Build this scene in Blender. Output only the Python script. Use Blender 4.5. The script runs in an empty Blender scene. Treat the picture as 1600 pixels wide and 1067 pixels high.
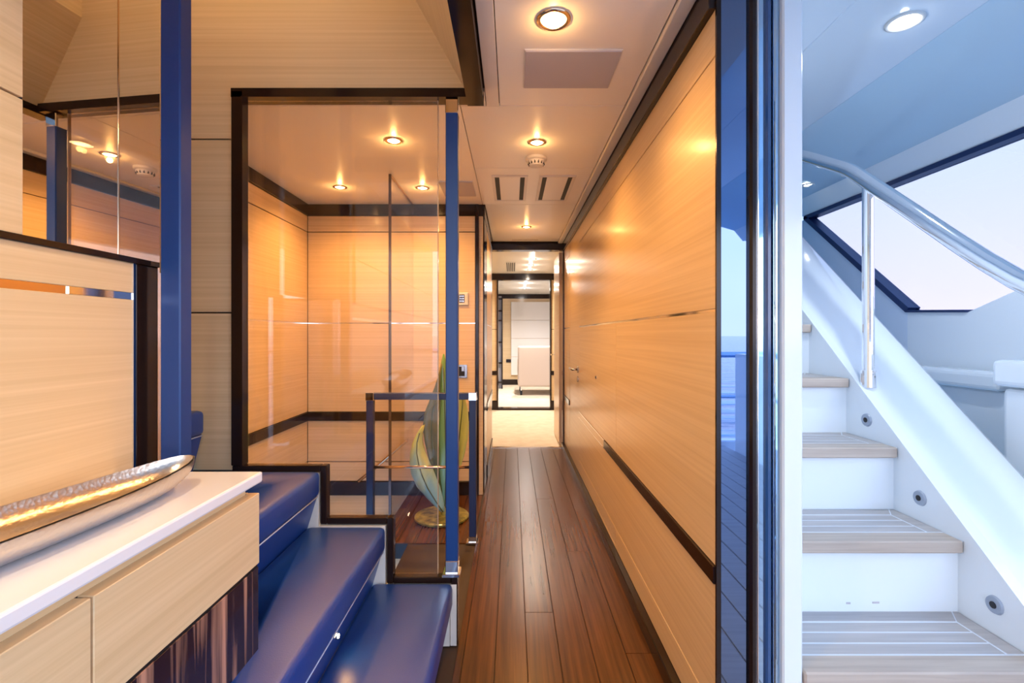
import bpy, bmesh, math, random
from mathutils import Vector, Matrix
random.seed(7)
# ------------------------------------------------------------------ camera, world, exposure
S = bpy.context.scene
F, E, VX, VY = 755.0, 1.12, 800.0, 523.0          # focal length in pixels, eye height, vanishing point of the corridor
cd = bpy.data.cameras.new('camera'); cam = bpy.data.objects.new('camera', cd)
S.collection.objects.link(cam); S.camera = cam
cd.sensor_width = 36; cd.lens = F/1600*36; cd.shift_y = -(533.5-VY)/1600; cd.clip_start = .02; cd.clip_end = 3000
cam.location = (0, 0, E); cam.rotation_euler = (math.pi/2, 0, 0)
S.view_settings.view_transform = 'Standard'; S.view_settings.look = 'None'
S.view_settings.exposure = 0.72; S.view_settings.gamma = 1; S.view_settings.use_curve_mapping = False
W = bpy.data.worlds.new('sky'); S.world = W; W.use_nodes = True
wn, wl = W.node_tree.nodes, W.node_tree.links
wn.clear()
out = wn.new('ShaderNodeOutputWorld'); bg = wn.new('ShaderNodeBackground'); tc = wn.new('ShaderNodeTexCoord')
sp = wn.new('ShaderNodeSeparateXYZ'); wl.new(tc.outputs['Generated'], sp.inputs[0])
rp = wn.new('ShaderNodeValToRGB'); wl.new(sp.outputs['Z'], rp.inputs[0])
rp.color_ramp.elements[0].position = 0.0; rp.color_ramp.elements[0].color = (.84, .815, .97, 1)
rp.color_ramp.elements[1].position = .75; rp.color_ramp.elements[1].color = (.26, .50, .95, 1)
e_ = rp.color_ramp.elements.new(.3); e_.color = (.60, .75, .98, 1)
nz = wn.new('ShaderNodeTexNoise'); nz.inputs['Scale'].default_value = 2.6; nz.inputs['Detail'].default_value = 5
wl.new(tc.outputs['Generated'], nz.inputs['Vector'])
cr = wn.new('ShaderNodeValToRGB'); wl.new(nz.outputs['Fac'], cr.inputs[0])
cr.color_ramp.elements[0].position = .48; cr.color_ramp.elements[0].color = (0, 0, 0, 1)
cr.color_ramp.elements[1].position = .7; cr.color_ramp.elements[1].color = (.7, .7, .7, 1)
mx = wn.new('ShaderNodeMixRGB'); wl.new(cr.outputs[0], mx.inputs['Fac']); wl.new(rp.outputs[0], mx.inputs[1]); mx.inputs[2].default_value = (.89, .88, 1, 1)
wl.new(mx.outputs[0], bg.inputs['Color']); bg.inputs['Strength'].default_value = 2.9
wl.new(bg.outputs[0], out.inputs[0])
WARM = (1.0, .51, .155)

# ------------------------------------------------------------------ materials
MATS = {}
def mat(name, col, rough=.5, metal=0, spec=.5, coat=0, emit=None, estr=0, trans=None):
    m = bpy.data.materials.new(name); m.use_nodes = True; MATS[name] = m
    b = m.node_tree.nodes['Principled BSDF']
    b.inputs['Base Color'].default_value = (*col, 1); b.inputs['Roughness'].default_value = rough
    b.inputs['Metallic'].default_value = metal; b.inputs['Specular IOR Level'].default_value = spec
    b.inputs['Coat Weight'].default_value = coat; b.inputs['Coat Roughness'].default_value = .05
    if emit: b.inputs['Emission Color'].default_value = (*emit, 1); b.inputs['Emission Strength'].default_value = estr
    return m
def nodes(m): return m.node_tree.nodes, m.node_tree.links, m.node_tree.nodes['Principled BSDF']
def grain(m, scale, c0, c1, p0=.3, p1=.7, bump=0, detail=4, rnd=True, distort=.3):
    n, l, b = nodes(m)
    g = n.new('ShaderNodeNewGeometry'); mp = n.new('ShaderNodeMapping'); mp.inputs['Scale'].default_value = scale
    oi = n.new('ShaderNodeObjectInfo'); ad = n.new('ShaderNodeVectorMath'); ad.operation = 'ADD'
    cv = n.new('ShaderNodeMath'); cv.operation = 'MULTIPLY'; cv.inputs[1].default_value = 37.0 if rnd else 0
    l.new(oi.outputs['Random'], cv.inputs[0]); l.new(g.outputs['Position'], mp.inputs['Vector'])
    l.new(mp.outputs[0], ad.inputs[0]); l.new(cv.outputs[0], ad.inputs[1])
    t = n.new('ShaderNodeTexNoise'); t.inputs['Scale'].default_value = 1; t.inputs['Detail'].default_value = detail
    t.inputs['Distortion'].default_value = distort
    l.new(ad.outputs[0], t.inputs['Vector'])
    r = n.new('ShaderNodeValToRGB'); l.new(t.outputs['Fac'], r.inputs[0])
    r.color_ramp.elements[0].position = p0; r.color_ramp.elements[0].color = (*c0, 1)
    r.color_ramp.elements[1].position = p1; r.color_ramp.elements[1].color = (*c1, 1)
    l.new(r.outputs[0], b.inputs['Base Color'])
    if bump:
        bp = n.new('ShaderNodeBump'); bp.inputs['Strength'].default_value = bump; bp.inputs['Distance'].default_value = .002
        l.new(t.outputs['Fac'], bp.inputs['Height']); l.new(bp.outputs[0], b.inputs['Normal'])
    return r, t
oak = mat('pale oak veneer', (.7, .55, .36), .3, spec=.35, coat=.25)
MATS['pale oak veneer'].node_tree.nodes['Principled BSDF'].inputs['Coat Roughness'].default_value = .14
grain(oak, (.8, .8, 105), (.71, .505, .27), (.83, .62, .365), .28, .72, detail=6, distort=.15)
floorwood = mat('dark brown floor wood', (.1, .04, .015), .26, spec=.32)
grain(floorwood, (70, 2.0, 70), (.058, .020, .005), (.125, .046, .012), .3, .7, bump=.06)
ebony = mat('striped ebony veneer', (.1, .05, .05), .25, coat=.4)
r_, t_ = grain(ebony, (26, 26, .9), (.012, .008, .018), (.58, .30, .20), .50, .64, detail=6, distort=.6)
teak = mat('weathered teak', (.42, .37, .34), .6)
grain(teak, (3, 60, 60), (.42, .40, .40), (.52, .49, .48), .3, .7)
teaknose = mat('teak edge', (.5, .42, .35), .55)
grain(teaknose, (3, 60, 60), (.44, .36, .30), (.58, .49, .41), .3, .7)
lacquer = mat('dark brown lacquer', (.018, .009, .007), .14, spec=.35)
black = mat('black slot', (.006, .005, .006), .6)
shadow = mat('dark backing', (.05, .03, .018), .7)
ceil_m = mat('cream ceiling lining', (.92, .89, .83), .32, spec=.4)
trayceil = mat('pale ceiling edge', (.80, .77, .73), .4)
leather = mat('blue leather', (.003, .045, .26), .40, spec=.6, coat=.25)
leather.node_tree.nodes['Principled BSDF'].inputs['Coat Roughness'].default_value = .34
n, l, b = nodes(leather)
tx = n.new('ShaderNodeTexVoronoi'); tx.inputs['Scale'].default_value = 320
g_ = n.new('ShaderNodeNewGeometry'); l.new(g_.outputs['Position'], tx.inputs['Vector'])
bp = n.new('ShaderNodeBump'); bp.inputs['Strength'].default_value = .18; bp.inputs['Distance'].default_value = .001
l.new(tx.outputs['Distance'], bp.inputs['Height']); l.new(bp.outputs[0], b.inputs['Normal'])
postblue = mat('blue leather wrap', (.005, .045, .20), .35, spec=.5)
railblue = mat('navy wrap', (.012, .030, .11), .35, spec=.5)
piping = mat('pale piping', (.55, .65, .85), .5)
cream = mat('cream lacquer', (.78, .74, .66), .3)
chrome = mat('polished steel', (.86, .87, .9), .07, metal=1)
brushed = mat('satin steel', (.62, .62, .66), .25, metal=1)
brass = mat('warm metal', (.75, .55, .38), .15, metal=1)
mirror = mat('bronze mirror', (.80, .76, .70), .015, metal=1)
marble = mat('white solid surface', (.86, .85, .87), .16, spec=.5, coat=.3)
gel = mat('white gelcoat', (.85, .91, .95), .16, spec=.5, coat=.3)
covem = mat('pale blue gloss lining', (.62, .78, .88), .15, spec=.5, coat=.3)
gel_shaded = mat('shaded white gelcoat', (.70, .79, .90), .3)  # darker, bluer copy of the gelcoat: shade put into the wall colour
tint = mat('blue tinted door glass', (.16, .225, .38), .015, metal=1)
palepane = mat('pale coated glass edge', (.42, .62, .85), .04, metal=.9)
deepblue = mat('deep blue enamel', (.03, .09, .24), .08, spec=.8)
bezelm = mat('grey step light trim', (.36, .42, .52), .3)
steelblue = mat('polished door frame', (.30, .46, .72), .12, metal=1)
greyp = mat('grey speaker cloth', (.55, .52, .55), .85)
white = mat('white plastic', (.80, .78, .74), .4)
carpet = mat('cream carpet', (.76, .66, .52), .95)
grain(carpet, (9, 9, 9), (.70, .60, .46), (.80, .71, .57), .3, .7, detail=6)
suede = mat('beige upholstery', (.66, .52, .42), .8)
curtain = mat('white blind', (.86, .83, .80), .7)
rubber = mat('black rubber', (.015, .015, .02), .6)
caulk = mat('white caulking', (.72, .76, .82), .7)
lamp_warm = mat('warm lamp lens', (1, .8, .5), .4, emit=(1, .70, .34), estr=16)
lamp_cool = mat('white lamp lens', (1, 1, 1), .4, emit=(1, .96, .90), estr=7)
led = mat('warm led', (1, .8, .5), .4, emit=(1, .66, .38), estr=30)
silver = mat('hammered silver', (.60, .57, .56), .28, metal=1)
gold = mat('gilded lining', (.62, .53, .44), .28, metal=1)
for m in (silver, gold):
    n, l, b = nodes(m); tx = n.new('ShaderNodeTexVoronoi'); tx.inputs['Scale'].default_value = 150
    g_ = n.new('ShaderNodeNewGeometry'); l.new(g_.outputs['Position'], tx.inputs['Vector'])
    bp = n.new('ShaderNodeBump'); bp.inputs['Strength'].default_value = .16; bp.inputs['Distance'].default_value = .002
    l.new(tx.outputs['Distance'], bp.inputs['Height']); l.new(bp.outputs[0], b.inputs['Normal'])
def glassmat(name, tintc, ior=1.45, extra=0.0):
    m = bpy.data.materials.new(name); m.use_nodes = True; n, l = m.node_tree.nodes, m.node_tree.links; n.clear()
    o = n.new('ShaderNodeOutputMaterial'); t = n.new('ShaderNodeBsdfTransparent'); t.inputs[0].default_value = (*tintc, 1)
    g = n.new('ShaderNodeBsdfGlossy'); g.inputs['Roughness'].default_value = .01; g.inputs[0].default_value = (1, 1, 1, 1)
    w = n.new('ShaderNodeLayerWeight'); pw = n.new('ShaderNodeMath'); pw.operation = 'POWER'; pw.inputs[1].default_value = 5
    f = n.new('ShaderNodeMath'); f.operation = 'MULTIPLY_ADD'; f.inputs[1].default_value = .95; f.inputs[2].default_value = .045
    l.new(w.outputs['Facing'], pw.inputs[0]); l.new(pw.outputs[0], f.inputs[0]); x = n.new('ShaderNodeMixShader')
    l.new(f.outputs[0], x.inputs[0]); l.new(t.outputs[0], x.inputs[1]); l.new(g.outputs[0], x.inputs[2]); l.new(x.outputs[0], o.inputs[0])
    return m
glass = glassmat('clear glass', (.985, .975, .96))
tintglass = glassmat('tinted window glass', (.51, .505, .55))
glassedge = mat('glass edge', (.09, .05, .035), .1, spec=.7)
glassedge2 = mat('bright glass edge', (.45, .30, .18), .1, spec=.7)
def leafmat(name, ca, cb, cc):
    m = mat(name, ca, .3, coat=.4); n, l, b = nodes(m)
    g = n.new('ShaderNodeNewGeometry'); mp = n.new('ShaderNodeMapping'); mp.inputs['Scale'].default_value = (16, 16, 3.5)
    t = n.new('ShaderNodeTexNoise'); t.inputs['Scale'].default_value = 1; t.inputs['Detail'].default_value = 4
    l.new(g.outputs['Position'], mp.inputs[0]); l.new(mp.outputs[0], t.inputs['Vector'])
    s = n.new('ShaderNodeSeparateXYZ'); l.new(g.outputs['Position'], s.inputs[0])
    a = n.new('ShaderNodeMath'); a.operation = 'MULTIPLY_ADD'; l.new(t.outputs['Fac'], a.inputs[0]); a.inputs[1].default_value = .7
    l.new(s.outputs['Z'], a.inputs[2])
    r = n.new('ShaderNodeValToRGB'); l.new(a.outputs[0], r.inputs[0])
    r.color_ramp.elements[0].position = .52; r.color_ramp.elements[0].color = (*ca, 1)
    r.color_ramp.elements[1].position = .88; r.color_ramp.elements[1].color = (*cc, 1)
    q = r.color_ramp.elements.new(.68); q.color = (*cb, 1)
    l.new(r.outputs[0], b.inputs['Base Color']); return m
leaf_a = leafmat('leaf yellow to pale blue', (.26, .52, .58), (.40, .56, .36), (.66, .66, .12))
leaf_b = leafmat('leaf dark olive', (.06, .13, .03), (.07, .13, .03), (.14, .14, .03))
leaf_c = leafmat('leaf sea green', (.20, .46, .40), (.22, .46, .32), (.18, .34, .10))
leaf_d = leafmat('leaf yellow green', (.50, .48, .12), (.55, .54, .13), (.60, .58, .14))
leaf_rib = mat('leaf rib', (.10, .12, .03), .35)
leaf_base = mat('mottled green base', (.2, .2, .05), .3, coat=.4)
grain(leaf_base, (22, 22, 22), (.05, .07, .02), (.42, .40, .10), .35, .65)
seam = mat('sea water', (.02, .12, .2), .12, spec=.5)
n, l, b = nodes(seam)
g_ = n.new('ShaderNodeNewGeometry'); mp = n.new('ShaderNodeMapping'); mp.inputs['Scale'].default_value = (.25, .6, .4)
t_ = n.new('ShaderNodeTexNoise'); t_.inputs['Scale'].default_value = 1; t_.inputs['Detail'].default_value = 6
l.new(g_.outputs['Position'], mp.inputs[0]); l.new(mp.outputs[0], t_.inputs['Vector'])
r_ = n.new('ShaderNodeValToRGB'); l.new(t_.outputs['Fac'], r_.inputs[0]); l.new(r_.outputs[0], b.inputs['Base Color'])
r_.color_ramp.elements[0].position = .35; r_.color_ramp.elements[0].color = (.02, .10, .22, 1)
r_.color_ramp.elements[1].position = .72; r_.color_ramp.elements[1].color = (.30, .58, .66, 1)
bp = n.new('ShaderNodeBump'); bp.inputs['Strength'].default_value = .6; bp.inputs['Distance'].default_value = .5
l.new(t_.outputs['Fac'], bp.inputs['Height']); l.new(bp.outputs[0], b.inputs['Normal'])

# ------------------------------------------------------------------ helpers
COL = S.collection
WL = {}                                              # world position of each object's origin
def P(px, py, y):                                    # photo pixel at depth y -> point
    return ((px-VX)*y/F, y, E-(py-VY)*y/F)
def link(name, bm, m, parent=None, loc=None, smooth=False):
    if loc is None:
        xs = [v.co for v in bm.verts]
        lo = [min(c[i] for c in xs) for i in range(3)]; hi = [max(c[i] for c in xs) for i in range(3)]
        loc = Vector(((lo[0]+hi[0])/2, (lo[1]+hi[1])/2, lo[2]))
    loc = Vector(loc)
    bmesh.ops.translate(bm, verts=bm.verts, vec=-loc)
    bmesh.ops.recalc_face_normals(bm, faces=bm.faces)
    me = bpy.data.meshes.new(name); bm.to_mesh(me); bm.free()
    if smooth:
        for p in me.polygons: p.use_smooth = True
    for x in (m if isinstance(m, (list, tuple)) else [m]): me.materials.append(x)
    o = bpy.data.objects.new(name, me); COL.objects.link(o)
    put(o, loc, parent); return o
def put(o, loc, parent=None):
    loc = Vector(loc); WL[o.name] = loc
    o.parent = parent; o.location = loc - (WL[parent.name] if parent else Vector())
def tag(o, label=None, cat=None, group=None, kind=None):
    if label: o['label'] = label
    if cat: o['category'] = cat
    if group: o['group'] = group
    if kind: o['kind'] = kind
    return o
def thing(name, loc, label, cat, group=None):
    o = bpy.data.objects.new(name, None); COL.objects.link(o); put(o, loc); o.empty_display_size = .05
    return tag(o, label, cat, group)
def abox(bm, x0, x1, y0, y1, z0, z1, bev=0, seg=1):
    vs = [bm.verts.new((x, y, z)) for x in (x0, x1) for y in (y0, y1) for z in (z0, z1)]
    fs = [bm.faces.new([vs[i] for i in f]) for f in ((0,1,3,2),(4,6,7,5),(0,4,5,1),(2,3,7,6),(0,2,6,4),(1,5,7,3))]
    if bev:
        es = list({e for f in fs for e in f.edges})
        bmesh.ops.bevel(bm, geom=es, offset=bev, segments=seg, profile=.5, affect='EDGES')
def box(name, x0, x1, y0, y1, z0, z1, m, parent=None, bev=0, seg=1, smooth=False):
    bm = bmesh.new(); abox(bm, min(x0,x1), max(x0,x1), min(y0,y1), max(y0,y1), min(z0,z1), max(z0,z1), bev, seg)
    return link(name, bm, m, parent, smooth=smooth)
def boxes(name, lst, m, parent=None, bev=0):
    bm = bmesh.new()
    for q in lst: abox(bm, *q, bev)
    return link(name, bm, m, parent)
def aprism(bm, pts, axis, a0, a1, bev=0, seg=2):
    def mk(p, a): return {'x': (a, p[0], p[1]), 'y': (p[0], a, p[1]), 'z': (p[0], p[1], a)}[axis]
    A = [bm.verts.new(mk(p, a0)) for p in pts]; B = [bm.verts.new(mk(p, a1)) for p in pts]
    fs = [bm.faces.new(A), bm.faces.new(B[::-1])]
    k = len(pts)
    for i in range(k): fs.append(bm.faces.new((A[i], B[i], B[(i+1) % k], A[(i+1) % k])))
    if bev:
        bmesh.ops.bevel(bm, geom=list({e for f in fs for e in f.edges}), offset=bev, segments=seg, profile=.5, affect='EDGES')
def prism(name, pts, axis, a0, a1, m, parent=None, bev=0, seg=2):
    bm = bmesh.new(); aprism(bm, pts, axis, a0, a1, bev, seg); return link(name, bm, m, parent)
def acyl(bm, p0, p1, r, n=16, r1=None):
    p0, p1 = Vector(p0), Vector(p1); d = (p1-p0).normalized()
    u = d.orthogonal().normalized(); w = d.cross(u); r1 = r if r1 is None else r1
    A = []; B = []
    for i in range(n):
        a = 2*math.pi*i/n; o = u*math.cos(a)+w*math.sin(a)
        A.append(bm.verts.new(p0+o*r)); B.append(bm.verts.new(p1+o*r1))
    for i in range(n): bm.faces.new((A[i], A[(i+1) % n], B[(i+1) % n], B[i]))
    bm.faces.new(A); bm.faces.new(B[::-1])
def cyl(name, p0, p1, r, m, parent=None, n=16, r1=None):
    bm = bmesh.new(); acyl(bm, p0, p1, r, n, r1); return link(name, bm, m, parent)
def tube(name, pts, r, m, parent=None, n=14):
    bm = bmesh.new(); pts = [Vector(p) for p in pts]; rings = []
    for i, p in enumerate(pts):
        d = (pts[min(i+1, len(pts)-1)]-pts[max(i-1, 0)]).normalized()
        u = d.cross(Vector((1, 0, 0)))
        if u.length < .1: u = d.cross(Vector((0, 1, 0)))
        u.normalize(); w = d.cross(u)
        rings.append([bm.verts.new(p+(u*math.cos(2*math.pi*k/n)+w*math.sin(2*math.pi*k/n))*r) for k in range(n)])
    for a, b_ in zip(rings, rings[1:]):
        for k in range(n): bm.faces.new((a[k], a[(k+1) % n], b_[(k+1) % n], b_[k]))
    bm.faces.new(rings[0]); bm.faces.new(rings[-1][::-1])
    return link(name, bm, m, parent, smooth=True)
def lathe(name, prof, c, m, parent=None, n=28, smooth=False):
    bm = bmesh.new(); rings = []
    for r, z in prof:
        rings.append([bm.verts.new((c[0]+r*math.cos(2*math.pi*k/n), c[1]+r*math.sin(2*math.pi*k/n), c[2]+z)) for k in range(n)])
    for a, b_ in zip(rings, rings[1:]):
        for k in range(n): bm.faces.new((a[k], a[(k+1) % n], b_[(k+1) % n], b_[k]))
    bm.faces.new(rings[0]); bm.faces.new(rings[-1][::-1])
    return link(name, bm, m, parent, smooth=smooth)
def struct(o, label=None): return tag(o, label, None, None, 'structure')
def spot(loc, power, col=WARM, size=150, blend=.7, parent=None, aim=None):
    d = bpy.data.lights.new('lamp_light', 'SPOT'); d.energy = power; d.color = col
    d.spot_size = math.radians(size); d.spot_blend = blend; d.shadow_soft_size = .022
    o = bpy.data.objects.new('lamp_light', d); COL.objects.link(o); put(o, loc, parent); return o

CH = 2.03                                            # ceiling height
WX = .515                                            # face of the right corridor wall
# ------------------------------------------------------------------ sea and deck
bm = bmesh.new(); bmesh.ops.create_grid(bm, x_segments=2, y_segments=2, size=1500)
bmesh.ops.translate(bm, verts=bm.verts, vec=(0, 0, -3.2))
tag(link('sea', bm, seam), 'open blue sea stretching to the horizon beyond the deck', 'sea', None, 'stuff')

# ------------------------------------------------------------------ floors
fl = struct(box('floor', -.56, .53, -1.2, 4.80, -.08, -.006, shadow), 'dark brown plank floor of the corridor')
edges = [-.169, -.058, .052, .166, .284, .40]
cols = [(-.195, -.169)] + list(zip(edges, edges[1:])) + [(.40, .512)]
for i, (a, b_) in enumerate(cols):
    y = -1.2; k = 0
    cuts = [[.9], [2.9], [1.3], [1.95], [3.3], [2.5], [1.7]][i]
    ys = [-1.2] + cuts + [4.80]
    for y0, y1 in zip(ys, ys[1:]):
        box('plank', a+.0012, b_-.0012, y0+.0008, y1-.0008, -.006, 0, floorwood, fl, bev=.0008)
box('plank', -.56, -.196, -1.2, .60, -.006, 0, floorwood, fl)
# landing beside the corridor and the shaft below
ld = struct(box('floor_landing', -.73, -.205, 2.60, 3.375, -.085, -.006, lacquer), 'dark glossy landing behind the low railing')
for i in range(5):
    a = -.73+i*.105
    box('plank', a+.001, a+.104, 2.60, 3.375, -.006, 0, floorwood, ld, bev=.0008)
struct(box('floor_lower', -1.55, -.2, 1.7, 3.5, -1.4, -1.3, carpet), 'cream floor of the stair shaft below')
wlw = struct(box('wall_shaft', -.215, -.198, 1.79, 2.60, -1.3, -.08, oak), 'pale oak wall of the stair shaft below the corridor')
struct(box('wall_landing', -.73, -.215, 2.62, 2.66, -1.3, -.085, oak), 'pale oak wall below the landing edge')

# ------------------------------------------------------------------ right corridor wall
wr = struct(box('wall_right', .525, .735, 1.244, 4.80, -.05, 2.2, shadow), 'long honey oak corridor wall with thin metal strips')
def panel(parent, axis, face, a0, a1, z0, z1, m=oak, th=.01, sgn=1, name='panel', bev=.0012):
    """a facing panel: axis 'x' lies in plane x=face and runs along y; axis 'y' lies in plane y=face and runs along x"""
    f1 = face+th*sgn
    if axis == 'x': return box(name, face, f1, a0, a1, z0, z1, m, parent, bev)
    return box(name, a0, a1, face, f1, z0, z1, m, parent, bev)
for y0, y1 in ((1.222, 3.698), (4.325, 4.78)):
    panel(wr, 'x', WX, y0, y1, 1.830, 1.945)
    panel(wr, 'x', WX, y0, y1, 1.186, 1.826)
    lo = [(y0, y1)] if y0 > 2 else [(y0, 2.388), (2.391, y1)]
    for a, b_ in lo: panel(wr, 'x', WX, a, b_, .535, 1.178)
    panel(wr, 'x', WX, y0, y1, .162, .487)
    panel(wr, 'x', WX+.001, y0, y1, 1.1785, 1.1855, chrome, .009, name='metal_strip', bev=0)
panel(wr, 'x', WX, 1.222, 2.40, .060, .158); panel(wr, 'x', WX, 2.95, 3.698, .060, .158); panel(wr, 'x', WX, 4.325, 4.78, .06, .158)
box('rail_strip', WX-.006, WX+.01, 1.222, 2.69, .488, .534, lacquer, wr, .002)
box('rail_strip', WX-.006, WX+.01, 4.325, 4.78, .488, .534, lacquer, wr, .002)
box('metal_strip', WX-.002, WX+.01, 2.69, 3.698, .488, .534, oak, wr, .001)
box('metal_strip', WX-.004, WX+.01, 2.69, 3.698, .530, .5345, chrome, wr)
box('metal_strip', WX-.004, WX+.01, 2.69, 3.698, .4865, .490, chrome, wr)
struct(box('baseboard_right', .488, .525, 1.222, 4.78, 0, .058, lacquer, bev=.003), 'dark lacquer skirting along the right corridor wall')
struct(box('trim_1', .498, .525, 1.222, 4.80, 1.946, CH, lacquer, bev=.002), 'dark band along the top of the right corridor wall')
struct(box('trim_2', WX-.001, .525, 1.214, 1.222, 0, CH, lacquer), 'thin dark edge where the oak wall meets the sliding door')
# low air grille
gr = thing('air_grille', (WX, 2.67, .06), 'small slatted oak air grille low on the right corridor wall', 'grille')
box('backing', WX+.008, WX+.012, 2.40, 2.95, .06, .158, black, gr)
box('frame', WX, WX+.008, 2.40, 2.95, .06, .072, oak, gr); box('frame', WX, WX+.008, 2.40, 2.95, .148, .158, oak, gr)
for k in range(34):
    y = 2.402+k*.0162
    box('slat', WX+.001, WX+.008, y, y+.009, .072, .148, oak, gr)
# flush door with lever
d1 = struct(box('door_1', WX+.001, .526, 3.702, 4.321, .01, 1.944, oak, bev=.0015), 'flush honey oak door with a steel lever in the right wall')
hp = cyl('handle_rose', (WX+.001, 3.76, .85), (WX-.008, 3.76, .85), .026, brushed, d1)
tube('lever', [(WX-.006, 3.76, .85), (WX-.045, 3.76, .85), (WX-.05, 3.77, .85), (WX-.05, 3.88, .85)], .009, brushed, d1)
cyl('key_rose', (WX+.001, 3.76, .775), (WX-.008, 3.76, .775), .024, brushed, d1)
lk = thing('wall_lock', (WX, 2.95, .86), 'tiny round steel lock on the honey oak wall', 'lock')
cyl('rose', (WX, 2.95, .86), (WX-.005, 2.95, .86), .011, brushed, lk); cyl('barrel', (WX-.005, 2.95, .86), (WX-.007, 2.95, .86), .006, rubber, lk)

# ------------------------------------------------------------------ lobby walls behind the glass
wb = struct(box('wall_back', -1.52, -.25, 3.39, 3.47, -1.35, 2.1, shadow), 'oak back wall of the stair lobby')
wl_ = struct(box('wall_lobby', -1.52, -1.44, 1.80, 3.39, -1.35, 2.1, shadow), 'oak side wall of the stair lobby')
ROWS = [(1.842, 1.950), (1.204, 1.836), (.582, 1.197), (.235, .518), (.098, .229), (-1.3, -.003)]
for z0, z1 in ROWS:
    panel(wb, 'y', 3.38, -1.428, -.258, z0, z1)
    panel(wl_, 'x', -1.43, 1.80, 3.378, z0, z1, sgn=-1)
box('metal_strip', -1.43, -.258, 3.381, 3.39, 1.1975, 1.2035, chrome, wb)
box('metal_strip', -1.44, -1.431, 1.8, 3.378, 1.1975, 1.2035, chrome, wl_)
for (z0, z1, nm) in ((.52, .58, 'rail_strip'), (0, .095, 'skirting'), (1.952, CH, 'top_band')):
    box(nm, -1.43, -.235, 3.368, 3.39, z0, z1, lacquer, wb, .002)
    box(nm, -1.44, -1.418, 1.80, 3.369, z0, z1, lacquer, wl_, .002)
struct(box('trim_3', -.256, -.232, 3.365, 3.40, 0, CH, lacquer, bev=.002), 'dark upright edge at the corner of the lobby back wall')
# corridor left wall beyond the lobby
wc = struct(box('wall_corridor', -.30, -.21, 3.40, 4.80, -.05, 2.1, shadow), 'oak left wall of the far corridor')
box('panel', -.232, -.204, 3.385, 3.42, 0, 1.95, oak, wc, .001)
box('pocket_jamb', -.215, -.196, 3.425, 3.78, 0, 1.97, lacquer, wc, .002)
box('strike_plate', -.197, -.1945, 3.46, 3.54, .82, .98, brushed, wc, .001)
for z0, z1 in ((1.204, 1.95), (.582, 1.197), (.1, .518)):
    box('panel', -.21, -.20, 3.79, 4.78, z0, z1, oak, wc, .001)
box('metal_strip', -.209, -.201, 3.79, 4.78, 1.1975, 1.2035, chrome, wc)
box('rail_strip', -.21, -.192, 3.79, 4.78, .52, .58, lacquer, wc, .002)
box('skirting', -.21, -.190, 3.79, 4.78, 0, .098, lacquer, wc, .002)
box('top_band', -.21, -.192, 3.40, 4.78, 1.952, CH, lacquer, wc, .002)

# ------------------------------------------------------------------ ceilings
bm = bmesh.new()
for q in ((-.95, .735, -1.75, .80), (-.105, .735, .80, 1.77), (-1.52, .735, 1.77, 3.47), (-.30, .735, 3.47, 4.85)):
    abox(bm, *q, CH+.012, CH+.10)
cl = struct(link('ceiling', bm, shadow), 'cream lined ceiling of corridor and lobby')
def cpan(x0, x1, y0, y1, m=ceil_m, z=CH, name='panel'): return box(name, x0+.0015, x1-.0015, y0+.0015, y1-.0015, z, CH+.012, m, cl, .0015)
cpan(-.95, -.05, -1.75, .74); cpan(-.05, .45, -1.75, 1.92)
cpan(-.102, -.05, .80, 1.92, trayceil, CH-.006, 'edge_panel'); cpan(-.206, -.102, 1.80, 1.92, trayceil, CH-.006, 'edge_panel')
for a, b_ in ((1.92, 2.64), (2.64, 3.38), (3.38, 4.72)): cpan(-.206 if a < 3.3 else -.19, .45, a, b_)
cpan(-1.43, -.206, 1.92, 3.38); cpan(-1.43, -.206, 1.79, 1.92)
box('edge_panel', .452, .497, 1.24, 4.78, CH-.012, CH+.012, trayceil, cl, .004); box('edge_panel', .452, .735, -1.75, 1.235, CH-.012, CH+.012, trayceil, cl, .004)
box('air_slot', .0, .25, 4.60, 4.66, CH-.004, CH, cream, cl, .001)

# ------------------------------------------------------------------ stair wall plane (y=1.75), soffit and the void above
ws = thing('wall_stair', (-1.0, 1.77, 0), 'pale oak wall above the blue steps, around the glass', 'wall'); del ws['category']; ws['kind'] = 'structure'
box('backing', -2.0, -1.0, 1.765, 1.80, 0, 3.1, shadow, ws); box('backing', -1.0, -.11, 1.765, 1.80, 2.02, 3.1, shadow, ws)
for z0, z1 in ((0.63, 1.197), (1.203, 1.826)):
    box('panel', -1.98, -1.012, 1.752, 1.765, z0, z1, oak, ws, .001)
prism('panel', [(-1.98, 1.832), (-1.012, 1.832), (-1.012, 2.008), (-.165, 2.008), (-.165, 3.1), (-1.98, 3.1)], 'y', 1.752, 1.765, oak, ws)
# sloping inner face of the opening in the ceiling
wv = thing('wall_void', (-.2, 1.3, 2.0), 'sloping oak lining of the stair opening in the ceiling', 'wall'); del wv['category']; wv['kind'] = 'structure'
prism('panel', [(-.165, 2.0), (-.348, 2.33), (-.348, 3.1), (-.30, 3.1), (-.30, 2.36), (-.12, 2.03)], 'y', .80, 1.752, oak, wv)
box('panel', -2.0, -.30, .74, .80, 2.0, 3.1, oak, wv); box('panel', -2.0, -1.95, .80, 1.76, .2, 3.1, oak, wv)
box('panel', -1.95, -1.092, 1.365, 1.404, .2, 3.1, oak, wv)
box('cap', -2.0, -.25, .74, 1.8, 3.1, 3.15, ceil_m, wv)
struct(boxes('trim_4', [(-.165, -.105, .74, 1.80, 1.972, 2.05), (-1.012, -.105, 1.738, 1.80, 1.976, 2.008)], lacquer), 'dark lacquer edge around the stair opening in the ceiling')

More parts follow.
